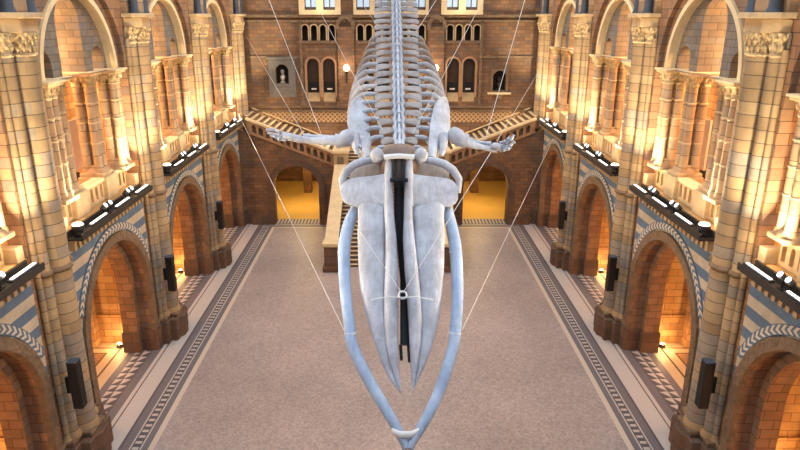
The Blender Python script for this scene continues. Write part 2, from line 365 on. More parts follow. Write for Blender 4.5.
# ------------------------------------------------------------------ setting
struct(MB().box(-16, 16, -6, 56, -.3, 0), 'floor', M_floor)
for s, sn, rz in SIDE:
    M = lambda u, z, w, s=s: (s*(WX+w), u, z)
    w = MB()
    w.panel(M, PIERS[0]-1, YB+.2, 0, 6.62, [(c, 2.64, 0, 2.9, True) for c in BAYS], 0, .55)
    w.panel(M, PIERS[0]-1, YB+.2, 0, 6.62, [(c, 2.36, 0, 2.9, True) for c in BAYS], .55, 1.15)
    for a, b in ((-6, PIERS[0]-1), (YB+.2, YR)):
        w.add([M(a,0,0), M(b,0,0), M(b,6.62,0), M(a,6.62,0)], [(0,1,2,3)])
    w.panel(M, -6, YR, 6.62, 11.2, [(c, 3.1, 6.62, 11.2, False) for c in BAYS], 0, .46)
    w.panel(M, -6, YR, 11.2, 17, [(c, 3.0, 11.2, 11.2, True) for c in BAYS], 0, .18)
    w.panel(M, -6, YR, 11.2, 17, [(c, 2.64, 11.2, 11.2, True) for c in BAYS], .18, .46)
    struct(w, f'wall_{sn}', S_wall)
    # brick tympana above the gallery columns, pierced by a tall middle arch and two low ones
    t = MB()
    for c in BAYS: t.panel(M, c-2.66, c+2.66, 11.2, 14, [(c, .78, 11.2, 12.75, True), (c-1.8, .45, 11.2, 11.55, True), (c+1.8, .45, 11.2, 11.55, True)], .42, 1.2, back=True)
    struct(t, f'wall_{sn}_tympana', S_up)
    jp = MB()
    for p in PIERS:
        e1 = min(p+1.74, YB-.01)
        jp.box(min(s*(WX+.5), s*(WX+1.2)), max(s*(WX+.5), s*(WX+1.2)), p-1.74, e1, 0, .85)
        jp.box(min(s*(WX-.12), s*(WX+.62)), max(s*(WX-.12), s*(WX+.62)), p-1.5, min(p+1.5, YB-.01), 0, .85)
    struct(jp, f'baseboard_{sn}', S_base)
    # gallery deck, gallery rear wall and ceiling; chapel walls and barrel vaults below
    g = MB()
    g.box(min(s*9.62, s*14), max(s*9.62, s*14), -6, YR, 6.62, 6.88)
    g.box(min(s*13.2, s*13.5), max(s*13.2, s*13.5), -6, YR, 6.88, 17)
    g.box(min(s*10.9, s*13.5), max(s*10.9, s*13.5), -6, YR, 14.4, 14.7)
    for p in PIERS:
        g.box(min(s*10.75, s*15.8), max(s*10.75, s*15.8), p-.89, p+.89, 0, 6.6)
    g.box(min(s*15.8, s*16), max(s*15.8, s*16), -6, YR+8, 0, 6.6)
    for c in BAYS:
        n = 20; r = 3.15; zs = 3.2
        for k in range(n):
            a, b = PI*k/n, PI*(k+1)/n
            g.add([(s*10.75, c+r*math.cos(a), zs+r*math.sin(a)), (s*15.8, c+r*math.cos(a), zs+r*math.sin(a)),
                   (s*15.8, c+r*math.cos(b), zs+r*math.sin(b)), (s*10.75, c+r*math.cos(b), zs+r*math.sin(b))], [(0,1,2,3)])
        for w0 in (2.5, 4.6): g.ring(M, c, 3.2, 2.7, 3.16, w0, w0+.5, zb=0)
        # dado course round the chapel
        g.box(min(s*10.75, s*15.8), max(s*10.75, s*15.8), c+3.08, c+3.2, 1.15, 1.3)
    struct(g, f'wall_{sn}_chapels', S_in)
    # arch rings
    for i, c in enumerate(BAYS):
        n = i*8 + (0 if s < 0 else 4) + 1
        struct(MB().ring(M, c, 2.9, 2.6, 2.93, -.1, .1, zb=0), f'trim_{n}', S_trimd)
        struct(MB().ring(M, c, 2.9, 2.97, 3.25, -.05, .05, umax=2.98), f'trim_{n+1}', S_chev)
        up = MB().ring(M, c, 11.2, 2.44, 2.62, .1, .45)
        
        struct(up, f'trim_{n+2}', S_cream)
        dn = MB(); k = -2.85
        while k < 2.8: dn.box(min(s*9.42, s*9.62), max(s*9.42, s*9.62), c+k, c+k+.15, 6.28, 6.62); k += .3
        struct(dn, f'trim_{n+3}', S_trim)
# end of the hall behind the camera, ceiling, rear walls
struct(MB().box(-9.6, 9.6, -6.2, -6, 0, 22), 'wall_front', S_rear)
ce = MB()
for s in (-1, 1):
    for a, b in ((0, .32), (.68, 1)):
        P = lambda t, y: (s*9.8*(1-t), y, 17+5*t)
        ce.add([P(a,-6.2), P(a,46), P(b,46), P(b,-6.2)], [(0,1,2,3)])
    for y in range(-6, 46, 4):
        ce.add([P(.32,y), P(.32,y+.5), P(.68,y+.5), P(.68,y)], [(0,1,2,3)])
struct(ce, 'ceiling', plain('painted_ceiling', lin(170,160,140), .8))
MBk = lambda u, z, w: (u, YB+w, z)
MR = lambda u, z, w: (u, YR+w, z)
SL = .4
flz = lambda x: 3.83 + max(0, min(abs(x), 9.6)-3.6)*SL*1.0     # level of the side flights
b = MB()
for s in (-1, 1):
    a0, a1 = (-9.6, -3.0) if s < 0 else (3.0, 9.6)
    b.panel(MBk, a0, a1, 0, flz, [(s*6.1, 1.45, 0, 2.42, True)], 0, .8)
    b.box(min(s*2.95, s*3.2), max(s*2.95, s*3.2), YB+.8, 50, 0, 3.8)
    b.box(min(s*9.4, s*9.6), max(s*9.4, s*9.6), YB+.8, 52, 0, 3.8)
    b.box(min(s*2.95, s*9.6), max(s*2.95, s*9.6), 51.6, 52, 0, 4)
    b.box(min(s*2.95, s*9.6), max(s*2.95, s*9.6), YB+.8, 52, 3.7, 3.88)
    b.box(min(s*6.1, s*6.7), max(s*6.1, s*6.7), 47.9, 48.6, 0, 3.8)
struct(b, 'wall_back_lower', S_rear)
for i, s in enumerate((-1, 1)):
    struct(MB().ring(MBk, s*6.1, 2.42, 1.45, 1.85, -.08, .1, zb=0), f'trim_{33+i}', S_base)
    pb = MB()
    for a, c_ in ((4.62, 3.3), (7.58, 9.0)):
        pb.box(min(s*a, s*c_), max(s*a, s*c_), YB-.25, YB, 0, .55)
        pb.box(min(s*a, s*c_), max(s*a, s*c_), YB-.18, YB, .55, .62)
    struct(pb, f'baseboard_back_{"left" if s < 0 else "right"}', S_base)
doors = [(-5.05,.39), (-4.02,.39), (-1.5,.39), (-.5,.39), (.5,.39), (1.5,.39), (4.02,.39), (5.05,.39)]
mini = [x+d for x in (-4.6,) for d in (-.87,-.3,.27,.84)]; mini = mini + [-1.95,-1.4,-.85,-.3,.3,.85,1.4,1.95] + [-m for m in mini]
wins = [(-5.05,.37), (-3.87,.37), (-1.75,.42), (-.6,.42), (.6,.42), (1.75,.42), (3.87,.37), (5.05,.37)]
ops = [(x, h, 7.6, 9.95, True) for x, h in doors] + [(x, .19, 11.45, 12.2, True) for x in mini] + [(x, h, 13.32, 14.6, False) for x, h in wins]
ops += [(-7.05, .42, 8.75, 9.55, True), (7.05, .42, 8.3, 9.15, True)]
r = MB().panel(MR, -9.6, 9.6, 3.8, 20, ops, 0, .5, n=10)
struct(r, 'wall_back', S_rear)
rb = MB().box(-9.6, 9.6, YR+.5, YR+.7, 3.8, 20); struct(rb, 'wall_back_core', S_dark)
k = 41
for s in (-1, 1):     # pilasters, string courses, hood moulds on the rear wall
    q = MB().box(min(s*2.35, s*3.4), max(s*2.35, s*3.4), YR-.18, YR, 7.5, 12.3)
    q.box(min(s*2.25, s*3.5), max(s*2.25, s*3.5), YR-.25, YR, 7.3, 7.6)
    struct(q, f'trim_{k}', S_rear); k += 1
    struct(MB().ring(MR, s*2.9, 12.35, .38, .62, -.28, 0, zb=12.1), f'trim_{k}', S_trimd); k += 1
st = MB()
for z0, z1, d in ((7.2,7.32,.12), (12.55,12.7,.12), (12.85,13.02,.22), (6.92,7.05,.15)): st.box(-9.6, 9.6, YR-d, YR, z0, z1)
for s in (-1, 1):
    st.box(min(s*5.8, s*9.6), max(s*5.8, s*9.6), YR-.1, YR, 10.35, 10.5)
    for z in (11.28,): st.box(min(s*3.45, s*5.75), max(s*3.45, s*5.75), YR-.14, YR, z, z+.14)
    st.box(min(s*5.7, s*5.85), max(s*5.7, s*5.85), YR-.12, YR, 7.3, 12.6)
st.box(-2.2, 2.2, YR-.14, YR, 11.28, 11.42)
struct(st, f'trim_{k}', S_trimd); k += 1
struct(MB().box(-9.6, 9.6, YR-.06, YR, 6.25, 6.9), f'trim_{k}', S_latt); k += 1
for x, h in doors:
    rg = MB().ring(MR, x, 9.95, h, h+.13, -.08, .05, zb=7.9)
    struct(rg, f'trim_{k}', S_rail); k += 1
for s in (-1, 0, 1):  # shafts dividing the small blind arcade, bright frames below the upper windows
    xs = [m for m in mini if (abs(m) < 2.3 if s == 0 else m*s > 3)]
    a = MB()
    for x in xs: a.ring(MR, x, 12.2, .19, .27, -.06, .02, zb=11.45, n=10)
    struct(a, f'trim_{k}', S_trim); k += 1
    x0, x1 = (-2.35, 2.35) if s == 0 else (s*4.46-1.3, s*4.46+1.3)
    a = MB().box(x0, x1, YR-.3, YR, 13.02, 13.3); ws = [q for q in wins if x0 < q[0] < x1]
    ed = sorted([x0] + [e for q in ws for e in (q[0]-q[1], q[0]+q[1])] + [x1])
    for e0, e1 in zip(ed[::2], ed[1::2]): a.box(e0, e1, YR-.3, YR, 13.3, 14.6)
    struct(a, f'trim_{k}', S_cream); k += 1
for i, (x, h) in enumerate(doors):
    d = struct(MB().box(x-h, x+h, YR+.3, YR+.36, 7.6, 10.4), f'door_{i+1}', M_wood)
    MB().box(x-h*.82, x+h*.82, YR+.26, YR+.3, 8.25, 8.85).build('door_panel', M_black, d)
    MB().box(x-.17, x+.17, YR+.24, YR+.26, 8.33, 8.43).build('door_plate', M_white, d)
    sg = MB()
    for j in range(3): sg.box(x-h, x+h, YR+.05*j, YR+.34, 7.6+.18*j, 7.78+.18*j)
    sg.build('door_step', S_trim, d)
for i, (x, h) in enumerate(wins):
    wd = struct(MB().box(x-h, x+h, YR+.2, YR+.24, 13.32, 14.6), f'window_{i+1}', M_glass)
    f = MB().box(x-h, x+h, YR+.12, YR+.2, 13.32, 13.48); f.box(x-.03, x+.03, YR+.14, YR+.2, 13.48, 14.6)
    for e in (-1, 1): f.box(x+e*h-.04, x+e*h+.04, YR+.12, YR+.2, 13.32, 14.6)
    f.box(x-h, x+h, YR+.14, YR+.2, 13.95, 14.0)
    f.build('window_frame', M_wframe, wd)

# ------------------------------------------------------------------ piers
def make_pier(loc, rz, label):
    t = thing('stone_pier', loc, label, 'pier', 'clustered stone piers along the hall', rz)
    # local +x points into the hall, wall face at x = 0
    g0 = .004
    b = MB()
    b.box(g0, .16, -1.36, 1.36, 0, .95); b.box(.05, .42, -1.02, 1.02, 0, .95)
    b.box(.3, .7, -.72, .72, 0, .95)
    poly = [(.68,-.46), (.84,-.22), (.84,.22), (.68,.46)]
    b.hexa([(x, y, 0) for x, y in poly]+[(x, y, .95) for x, y in poly])
    b.build('base', S_base, t, bevel=.05)
    u = MB(); u.box(g0, .12, -1.28, 1.28, .95, 1.12); u.box(.02, .34, -.95, .95, .95, 1.12); u.box(.25, .66, -.45, .45, .95, 1.12)
    u.build('base_moulding', S_trimd, t, bevel=.05)
    MB().box(g0, .07, -.84, .84, 1.1, 12.6).build('pilaster', S_pier, t, bevel=.03)
    MB().box(.05, .2, -.62, .62, 1.1, 12.6).build('pilaster', S_pier, t, bevel=.03)
    MB().lathe(.2, 0, [(.44,1.1),(.44,1.2),(.36,1.3),(.35,12.2)], 28).build('main_shaft', S_pier, t, smooth=40)
    for y in (-1, 1):
        MB().lathe(.14, y*.56, [(.25,1.1),(.25,1.2),(.17,1.3),(.17,12.2)], 16).build('side_shaft', S_pier, t, smooth=40)
        MB().lathe(.08, y*.79, [(.16,1.1),(.085,1.25),(.085,12.2)], 12).build('side_shaft', S_pier, t, smooth=40)
    z = 6.2
    MB().lathe(.2, 0, [(.37,z),(.43,z+.06),(.43,z+.12),(.37,z+.18)], 28).build('ring_moulding', S_trimd, t, smooth=40)
    for y in (-1, 1): MB().lathe(.14, y*.56, [(.18,z),(.23,z+.06),(.23,z+.12),(.18,z+.18)], 16).build('ring_moulding', S_trimd, t, smooth=40)
    c = MB(); c.lathe(.2, 0, [(.35,12.0),(.39,12.05),(.35,12.1),(.36,12.3),(.45,12.58)], 20)
    for y in (-1, 1): c.lathe(.14, y*.56, [(.17,12.0),(.21,12.05),(.17,12.1),(.19,12.3),(.27,12.58)], 14)
    for q in range(9):   # curling leaves of the capital
        a = -PI*.5 + PI*q/8
        for zz, rr in ((12.2,.38), (12.35,.41), (12.5,.45)):
            aa = a + (.17 if 12.3 < zz < 12.4 else 0)
            c.lathe(.2+rr*math.cos(aa), rr*math.sin(aa), [(.01,zz-.08),(.04,zz-.03),(.05,zz+.03),(.02,zz+.08)], 7)
    for y in (-1, 1):
        for q in range(5):
            a = -PI*.45 + PI*.9*q/4
            for zz, rr in ((12.25,.19), (12.47,.25)):
                c.lathe(.14+rr*math.cos(a), y*.56+rr*math.sin(a), [(.01,zz-.09),(.045,zz-.03),(.05,zz+.04),(.02,zz+.09)], 7)
    c.build('capital', S_cap, t, smooth=50)
    def prism(x1, yi, yo, z0, z1):
        q = [(g0,-yo), (x1*.55,-yo), (x1,-yi), (x1,yi), (x1*.55,yo), (g0,yo)]
        return MB().add([(x, y, z) for z in (z0, z1) for x, y in q], [(5,4,3,2,1,0),(6,7,8,9,10,11)]+[(i,(i+1)%6,(i+1)%6+6,i+6) for i in range(6)])
    prism(.56, .4, .76, 12.58, 12.92).build('capital_block', S_trim, t, bevel=.03)
    prism(.72, .5, .88, 12.92, 13.06).build('abacus', S_trim, t, bevel=.02)
    MB().box(g0, .2, -.8, .8, 13.06, 17).build('upper_pilaster', S_shaft, t)
    for y in (-.5, .5): MB().lathe(.36, y, [(.2,13.06),(.15,13.2),(.15,17)], 14).build('upper_shaft', S_slate, t, smooth=40)
    MB().box(.2, .42, -.34, .34, 13.06, 17).build('upper_pilaster', S_shaft, t, bevel=.04)
    return t
p0 = None
for s, sn, rz in SIDE:
    for i, y in enumerate(PIERS):
        if i == 0 and 0: continue
        what = ['closest to the camera, mostly outside the frame', 'first whole one seen from the camera', 'second whole one, opposite the whale jaws', 'third whole one, before the last gallery bay', 'last one, at the foot of the stair wall'][i]
        lab = f'banded stone pier on the {sn} wall, {what}'
        if p0 is None: p0 = make_pier((s*WX, y, 0), rz, lab)
        else: copy_tree(p0, (s*WX, y, 0), rz, lab)

# ------------------------------------------------------------------ gallery columns
def make_column(loc, rz, label, grp):
    t = thing('gallery_column', loc, label, 'column', grp, rz)
    z0, z1 = 7.66, 11.2
    MB().box(-.42, .42, -.4, .4, z0, z0+.14).build('plinth', S_trim, t, bevel=.03)
    off = [(.21,.19), (.21,-.19), (-.21,.19), (-.21,-.19)]
    b = MB(); b.lathe(0, 0, [(.44,z0+.12),(.4,z0+.2),(.3,z0+.3),(.22,z0+.4)], 24); b.build('base', S_shaft, t, smooth=40)
    for x, y in off: MB().lathe(x*.9, y*.9, [(.19,z0+.14),(.19,z0+.22),(.14,z0+.36),(.128,z1-.45)], 16).build('shaft', S_shaft, t, smooth=40)
    for zz in (z0+1.15, z0+1.85, z0+2.5):
        r = MB()
        for x, y in off: r.lathe(x*.9, y*.9, [(.13,zz-.03),(.155,zz-.015),(.155,zz+.015),(.13,zz+.03)], 16)
        r.build('band', S_trim, t, smooth=40)
    c = MB()
    for x, y in off:
        c.lathe(x*.9, y*.9, [(.13,z1-.5),(.165,z1-.46),(.14,z1-.42),(.16,z1-.3),(.26,z1-.12)], 14)
        for q in range(6):
            a = q*PI/3; c.lathe(x*.9+.2*math.cos(a), y*.9+.2*math.sin(a), [(.01,z1-.34),(.05,z1-.26),(.05,z1-.2),(.02,z1-.14)], 6)
    c.build('capital', S_cap, t, smooth=50)
    a = MB(); a.box(-.46, .46, -.46, .46, z1-.12, z1-.05); a.box(-.52, .52, -.52, .52, z1-.05, z1+.02); a.build('abacus', S_cream, t, bevel=.02)
    return t
c0 = None
bayn = ['nearest gallery bay, cut by the picture edge', 'first full gallery bay', 'middle gallery bay', 'last gallery bay by the stairs']
for s, sn, rz in SIDE:
    for i, c in enumerate(BAYS):
        for du, wh in ((-2.28,'half-hidden one by the near pier'), (-1.15,'near one of the middle two'), (1.15,'far one of the middle two'), (2.28,'last one by the far pier')):
            lab = f'banded gallery column on the {sn}, {bayn[i]}, {wh}'
            lab = ' '.join(lab.split()[:16])
            loc = (s*(WX+(.72 if abs(du) < 2 else .36)), c+du, 0)
            if c0 is None: c0 = make_column(loc, rz, lab, 'banded columns of the galleries')
            else: copy_tree(c0, loc, rz, lab)

# ------------------------------------------------------------------ gallery balustrades, lighting trays, lamps
def make_balustrade(loc, rz, label):
    t = thing('gallery_balustrade', loc, label, 'balustrade', 'pierced stone balustrades of the galleries', rz)
    M = lambda u, z, w: (-w, u, z)
    sec = [(-2.66,-1.6), (-.72,.72), (1.6,2.66)]
    for a, b in ((-1.6,-.72), (.72,1.6)):
        MB().box(-1.2, -.2, a, b, 6.88, 7.66).build('pedestal', S_trim, t, bevel=.03)
    for a, b in sec:
        c = (a+b)/2; n = 4 if b-a > 1.2 else 3; w = (b-a)/n
        MB().panel(M, a, b, 6.9, 7.6, [(a+w*(j+.5), w*.26, 7.02, 7.4, True) for j in range(n)], .36, .6, n=8, back=True).build('pierced_panel', S_trim, t)
        MB().box(-.68, -.28, a, b, 7.56, 7.68).build('coping', S_cream, t, bevel=.02)
    for a, b in ((-2.99,-2.66), (2.66,2.99)): MB().box(-1.2, .0, a, b, 6.88, 7.3).build('end_block', S_trim, t, bevel=.03)
    return t
def make_tray(loc, rz, label):
    t = thing('lighting_tray', loc, label, 'lighting tray', 'black lighting trays along the gallery ledges', rz)
    MB().box(-.02, .5, -2.95, 2.95, 6.64, 6.7).build('shelf', M_tray, t)
    MB().box(.46, .5, -2.95, 2.95, 6.7, 6.84).build('front_lip', M_tray, t)
    MB().box(-.02, .06, -2.95, 2.95, 6.7, 6.9).build('back_lip', M_tray, t)
    return t
def make_strip(loc, rz, label):
    t = thing('strip_light', loc, label, 'strip light', 'white strip lights on the ledges', rz)
    MB().box(-.07, .07, -.62, .62, 6.84, 6.9).build('housing', M_chrome, t)
    MB().box(-.04, .04, -.55, .55, 6.9, 6.93).build('diffuser', M_tube, t, bevel=.01)
    return t
def make_spot(loc, rz, label):
    t = thing('spotlight', loc, label, 'spotlight', 'small spotlights clamped on the ledges', rz)
    MB().box(-.08, .08, -.08, .08, 6.7, 6.76).build('foot', M_black, t)
    MB().lathe(0, 0, [(.02,6.75),(.02,6.98)], 8).build('yoke', M_black, t)
    d = Vector((.62, .0, .55)).normalized(); c = Vector((.02, 0, 7.05))
    MB().tube([c-d*.13, c-d*.08, c+d*.1, c+d*.11], [.04,.08,.09,.095], 16).build('lamp_head', M_chrome, t, smooth=40)
    MB().tube([c+d*.11, c+d*.12], .08, 16).build('lens', M_lens, t)
    return t
def make_flood(loc, rz, label):
    t = thing('floodlight', loc, label, 'floodlight', 'round floodlights at the near ends of the ledges', rz)
    MB().box(-.1, .1, -.12, .12, 6.7, 6.75).build('foot', M_black, t)
    for y in (-.22, .22): MB().box(-.02, .02, y-.015, y+.015, 6.72, 7.0).build('bracket', M_black, t)
    MB().box(-.02, .02, -.22, .22, 6.72, 6.76).build('bracket', M_black, t)
    MB().lathe(0, 0, [(.1,6.84),(.18,6.92),(.19,7.05)], 20).build('lamp_head', M_chrome, t, smooth=40)
    MB().lathe(0, 0, [(.17,7.03),(.14,7.09),(.05,7.11)], 20).build('lens', M_flood, t, smooth=40)
    return t
def uplight(loc, rz, label):
    t = thing('floor_uplight', loc, label, 'uplight', 'small floor uplights in the side chapels', rz)
    MB().lathe(0, 0, [(.14,0),(.14,.04),(.1,.1),(.1,.16)], 16).build('lamp_body', M_black, t, smooth=40)
    MB().lathe(0, 0, [(.085,.16),(.08,.18)], 16).build('lens', M_fire, t)
    return t
first = {}
def place(fn, key, loc, rz, label):
    if key not in first: first[key] = fn(loc, rz, label); return first[key]
    return copy_tree(first[key], loc, rz, label)
def area(name, loc, rot, sx, sy, pw, col, spread=None):
    l = bpy.data.lights.new(name, 'AREA'); l.shape = 'RECTANGLE'; l.size = sx; l.size_y = sy; l.energy = pw; l.color = col
    if spread: l.spread = spread
    o = bpy.data.objects.new(name, l); C.objects.link(o); o.location = loc; o.rotation_euler = rot; return o
def point(name, loc, pw, col, r=.15):
    l = bpy.data.lights.new(name, 'POINT'); l.energy = pw; l.color = col; l.shadow_soft_size = r
    o = bpy.data.objects.new(name, l); C.objects.link(o); o.location = loc; return o
def spot(name, loc, tgt, pw, col, ang=30, blend=.5, r=.2):
    l = bpy.data.lights.new(name, 'SPOT'); l.energy = pw; l.color = col; l.spot_size = math.radians(ang); l.spot_blend = blend; l.shadow_soft_size = r
    o = bpy.data.objects.new(name, l); C.objects.link(o); o.location = loc
    o.rotation_euler = (Vector(tgt)-Vector(loc)).to_track_quat('-Z', 'Y').to_euler(); return o

L_WARM = (1, .72, .42); L_ORANGE = (1, .57, .25); E_BEAM = 4500; E_PIER = 2600; L_DAY = (.86, .93, 1.0)
E_LEDGE, E_GAL, E_CH = 60, 230, 260
short = ['near ledge at the frame edge', 'first full ledge', 'middle ledge', 'last ledge by the stairs']
for s, sn, rz in SIDE:
    for i, c in enumerate(BAYS):
        place(make_balustrade, 'bal', (s*WX, c, 0), rz, f'pierced stone balustrade under the {sn} columns, {bayn[i]}')
        place(make_tray, 'tray', (s*WX, c, 0), rz, f'black lighting tray on the {sn} {short[i]}')
        for j, du in enumerate((-1.55, .35, 2.15)):
            place(make_strip, 'strip', (s*(WX-.4), c+du, 0), rz, f'white strip light on the {sn} {short[i]}, {["near","middle","far"][j]} one of three')
        for j, du in enumerate((-.78, -.42, 1.08, 1.42)):
            place(make_spot, 'spot', (s*(WX-.22), c+du, 0), rz, f'small spotlight on the {sn} {short[i]}, {["first","second","third","fourth"][j]} from the near end')
        place(make_flood, 'flood', (s*(WX-.25), c-2.62, 0), rz, f'round glowing floodlight on the {sn} {short[i]}')
        area(f'ledge_glow', (s*(WX-.42), c, 6.97), (PI, 0, 0), .12, 4.6, E_LEDGE, L_WARM)
        point(f'flood_glow', (s*(WX-.25), c-2.62, 7.4), 35, L_WARM, .12)
        point(f'flood_glow', (s*(WX-.25), c+2.62, 7.4), 30, L_WARM, .12)
        point(f'gallery_glow', (s*12.0, c, 8.6), E_GAL*.5, L_ORANGE, .3)
        point(f'gallery_glow', (s*12.1, c, 11.9), E_GAL*4, L_ORANGE, .3)
        for e in (-1, 1):
            spot('pier_wash', (s*(WX-.55), c+e*1.15, 7.15), (s*(WX-.2), c+e*4.04, 10.6), E_PIER, (1, .82, .52), 62, .7, .15)
        spot('ledge_beam', (s*9.1, c, 7.4), (-s*9.8, c+4.5, 10.9), E_BEAM, (1, .8, .55), 58, .9, .3)
        # chapel uplights on the floor by the piers
        far = c+2.86
        place(uplight, 'up', (s*11.15, far-.1, 0), rz, f'small floor uplight in the {sn} chapel behind the {["near arch at the frame edge","first full arch","middle arch","last arch"][i]}')
        point('chapel_glow', (s*11.15, far-.35, .45), E_CH*.2, L_ORANGE, .08)
        point('chapel_glow', (s*14.2, c-.8, 2.2), E_CH*2.3, L_ORANGE, .25)

# ------------------------------------------------------------------ loudspeakers hung on the piers
def make_speaker(loc, rz, label):
    t = thing('column_loudspeaker', loc, label, 'loudspeaker', 'black column loudspeakers on the piers', rz)
    MB().box(-.14, .14, -.15, .15, 2.35, 3.8).build('cabinet', M_black, t, bevel=.02)
    MB().box(-.12, .12, -.165, -.15, 2.42, 3.7).build('grille', plain('grille', lin(18,18,20), .9), t)
    MB().box(-.14, .14, -.155, .155, 3.8, 3.83).build('top_plate', S_slate, t)
    MB().box(-.3, -.14, -.04, .04, 2.8, 3.3).build('bracket', M_black, t)
    return t
for s, sn, rz in SIDE:
    for i, y in ((1, 15.95), (2, 24.15), (3, 32.1)):
        place(make_speaker, 'spk', (s*(WX-.72), y, 0), rz, f'tall black loudspeaker on the {["","first","second","third"][i]} pier of the {sn} wall')
# boards behind the gallery columns, vents in the chapels
for s, sn, y in ((-1, 'left', 24.9), (1, 'right', 25.3)):
    t = thing('display_board', (s*12.2, y, 6.88), f'plain white display board standing behind the {sn} gallery columns', 'display board')
    MB().box(-.04, .04, -.75, .75, .35, 2.3).build('panel', M_white, t)
    for q in (-.6, .6): MB().box(-.2, .2, q-.03, q+.03, 0, .35).build('foot', M_chrome, t)
t = thing('wall_vent', (12.2, 15.97, 2.35), 'small dark square vent on the orange wall inside the near right arch', 'vent')
MB().box(-.28, .28, -.03, .03, -.28, .28).build('frame', M_vent, t, bevel=.01)
MB().box(-.2, .2, -.05, -.03, -.2, .2).build('grille', M_black, t)

# ------------------------------------------------------------------ staircase
st = thing('grand_staircase', (0, 0, 0), 'pale stone double staircase rising from the hall floor and parting along the end wall', 'staircase')
f = MB(); n = 31; y0 = 32.55; tr = (41.6-y0)/n
for i in range(n): f.box(-2.9, 2.9, y0+tr*i, y0+tr*(i+1), 0 if i < 3 else .15*i-.3, .15*(i+1))
f.build('central_flight', S_tread, st)
nos = MB()
for i in range(n): nos.box(-2.9, 2.9, y0+tr*i-.015, y0+tr*i+.11, .15*(i+1)-.03, .15*(i+1)+.004)
nos.build('nosing', S_cream, st)
MB().box(-3.6, 3.6, 41.6, YR-.01, 4.4, 4.65).build('landing', S_stair, st)
for s in (-1, 1):
    a, b_ = s*2.87, s*3.5
    lo, hi = min(a, b_), max(a, b_)
    ya, yb, za, zb = 32.4, 39.8, 1.35, 3.95
    MB().hexa([(lo,ya,0),(hi,ya,0),(hi,yb,0),(lo,yb,0),(lo,ya,za),(hi,ya,za),(hi,yb,zb),(lo,yb,zb)]).build('side_wall', S_base, st)
    MB().hexa([(lo-.06,ya,za),(hi+.06,ya,za),(hi+.06,yb,zb),(lo-.06,yb,zb),(lo-.06,ya,za+.16),(hi+.06,ya,za+.16),(hi+.06,yb,zb+.16),(lo-.06,yb,zb+.16)]).build('coping', S_cream, st, bevel=.03)
    MB().box(lo-.12, hi+.12, 31.75, 32.5, 0, .3).box(lo-.03, hi+.03, 31.85, 32.45, .3, 1.4).build('pedestal', S_base, st, bevel=.03)
    MB().box(lo-.12, hi+.12, 31.78, 32.55, 1.4, 1.62).build('pedestal_cap', S_cream, st, bevel=.04)
    MB().box(lo-.1, hi+.15, 39.7, 40.65, 3.0, 4.75).build('newel_pier', S_trim, st, bevel=.03)
    MB().box(lo+.12, hi-.1, 39.66, 39.7, 4.1, 4.55).build('newel_panel', S_trimd, st)
    MB().box(lo-.2, hi+.25, 39.6, 40.75, 4.75, 4.95).build('newel_cap', S_cream, st, bevel=.04)
    # side flight: steps, pierced balustrade, coping, wall handrail
    fl = MB(); ns_ = MB(); m_ = 16
    for i in range(m_):
        x0 = 3.6+5.8*i/m_; x1 = 3.6+5.8*(i+1)/m_; z = 4.65+5.8*SL*(i+1)/m_
        fl.box(min(s*x0,s*x1), max(s*x0,s*x1), YB+.3, YR-.01, z-.8, z)
        ns_.box(min(s*(x0-.02),s*(x0+.15)), max(s*(x0-.02),s*(x0+.15)), YB+.3, YR-.02, z-.03, z+.01)
    fl.build('side_flight', S_tread, st); ns_.build('nosing', S_cream, st)
    Ms = lambda u, z, w, s=s: (s*u, YB-.02+w, z+flz(u))
    MB().panel(Ms, 3.6, 9.0, 0, .78, [(3.95+.42*j, .13, .14, .5, True) for j in range(12)], 0, .18, n=8, back=True).build('pierced_balustrade', S_rail, st)
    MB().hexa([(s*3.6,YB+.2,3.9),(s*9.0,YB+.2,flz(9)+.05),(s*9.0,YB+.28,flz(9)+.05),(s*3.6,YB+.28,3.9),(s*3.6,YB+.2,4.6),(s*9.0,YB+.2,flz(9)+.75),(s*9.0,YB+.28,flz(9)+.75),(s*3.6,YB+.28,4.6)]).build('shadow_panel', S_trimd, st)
    cz = lambda u: flz(u)+.78
    MB().hexa([(s*3.5,YB-.1,cz(3.6)),(s*9.05,YB-.1,cz(9.05)),(s*9.05,YB+.3,cz(9.05)),(s*3.5,YB+.3,cz(3.6)),
               (s*3.5,YB-.1,cz(3.6)+.13),(s*9.05,YB-.1,cz(9.05)+.13),(s*9.05,YB+.3,cz(9.05)+.13),(s*3.5,YB+.3,cz(3.6)+.13)]).build('coping', S_cream, st)
    MB().hexa([(s*3.5,YB-.07,cz(3.6)-.8),(s*9.05,YB-.07,cz(9.05)-.8),(s*9.05,YB,cz(9.05)-.8),(s*3.5,YB,cz(3.6)-.8),
               (s*3.5,YB-.07,cz(3.6)-.72),(s*9.05,YB-.07,cz(9.05)-.72),(s*9.05,YB,cz(9.05)-.72),(s*3.5,YB,cz(3.6)-.72)]).build('string_moulding', S_rail, st)
    MB().hexa([(s*4.5,YR-.12,flz(4.5)+1.1),(s*9.2,YR-.12,flz(9.2)+1.1),(s*9.2,YR,flz(9.2)+1.1),(s*4.5,YR,flz(4.5)+1.1),
               (s*4.5,YR-.12,flz(4.5)+1.17),(s*9.2,YR-.12,flz(9.2)+1.17),(s*9.2,YR,flz(9.2)+1.17),(s*4.5,YR,flz(4.5)+1.17)]).build('handrail', S_cream, st)

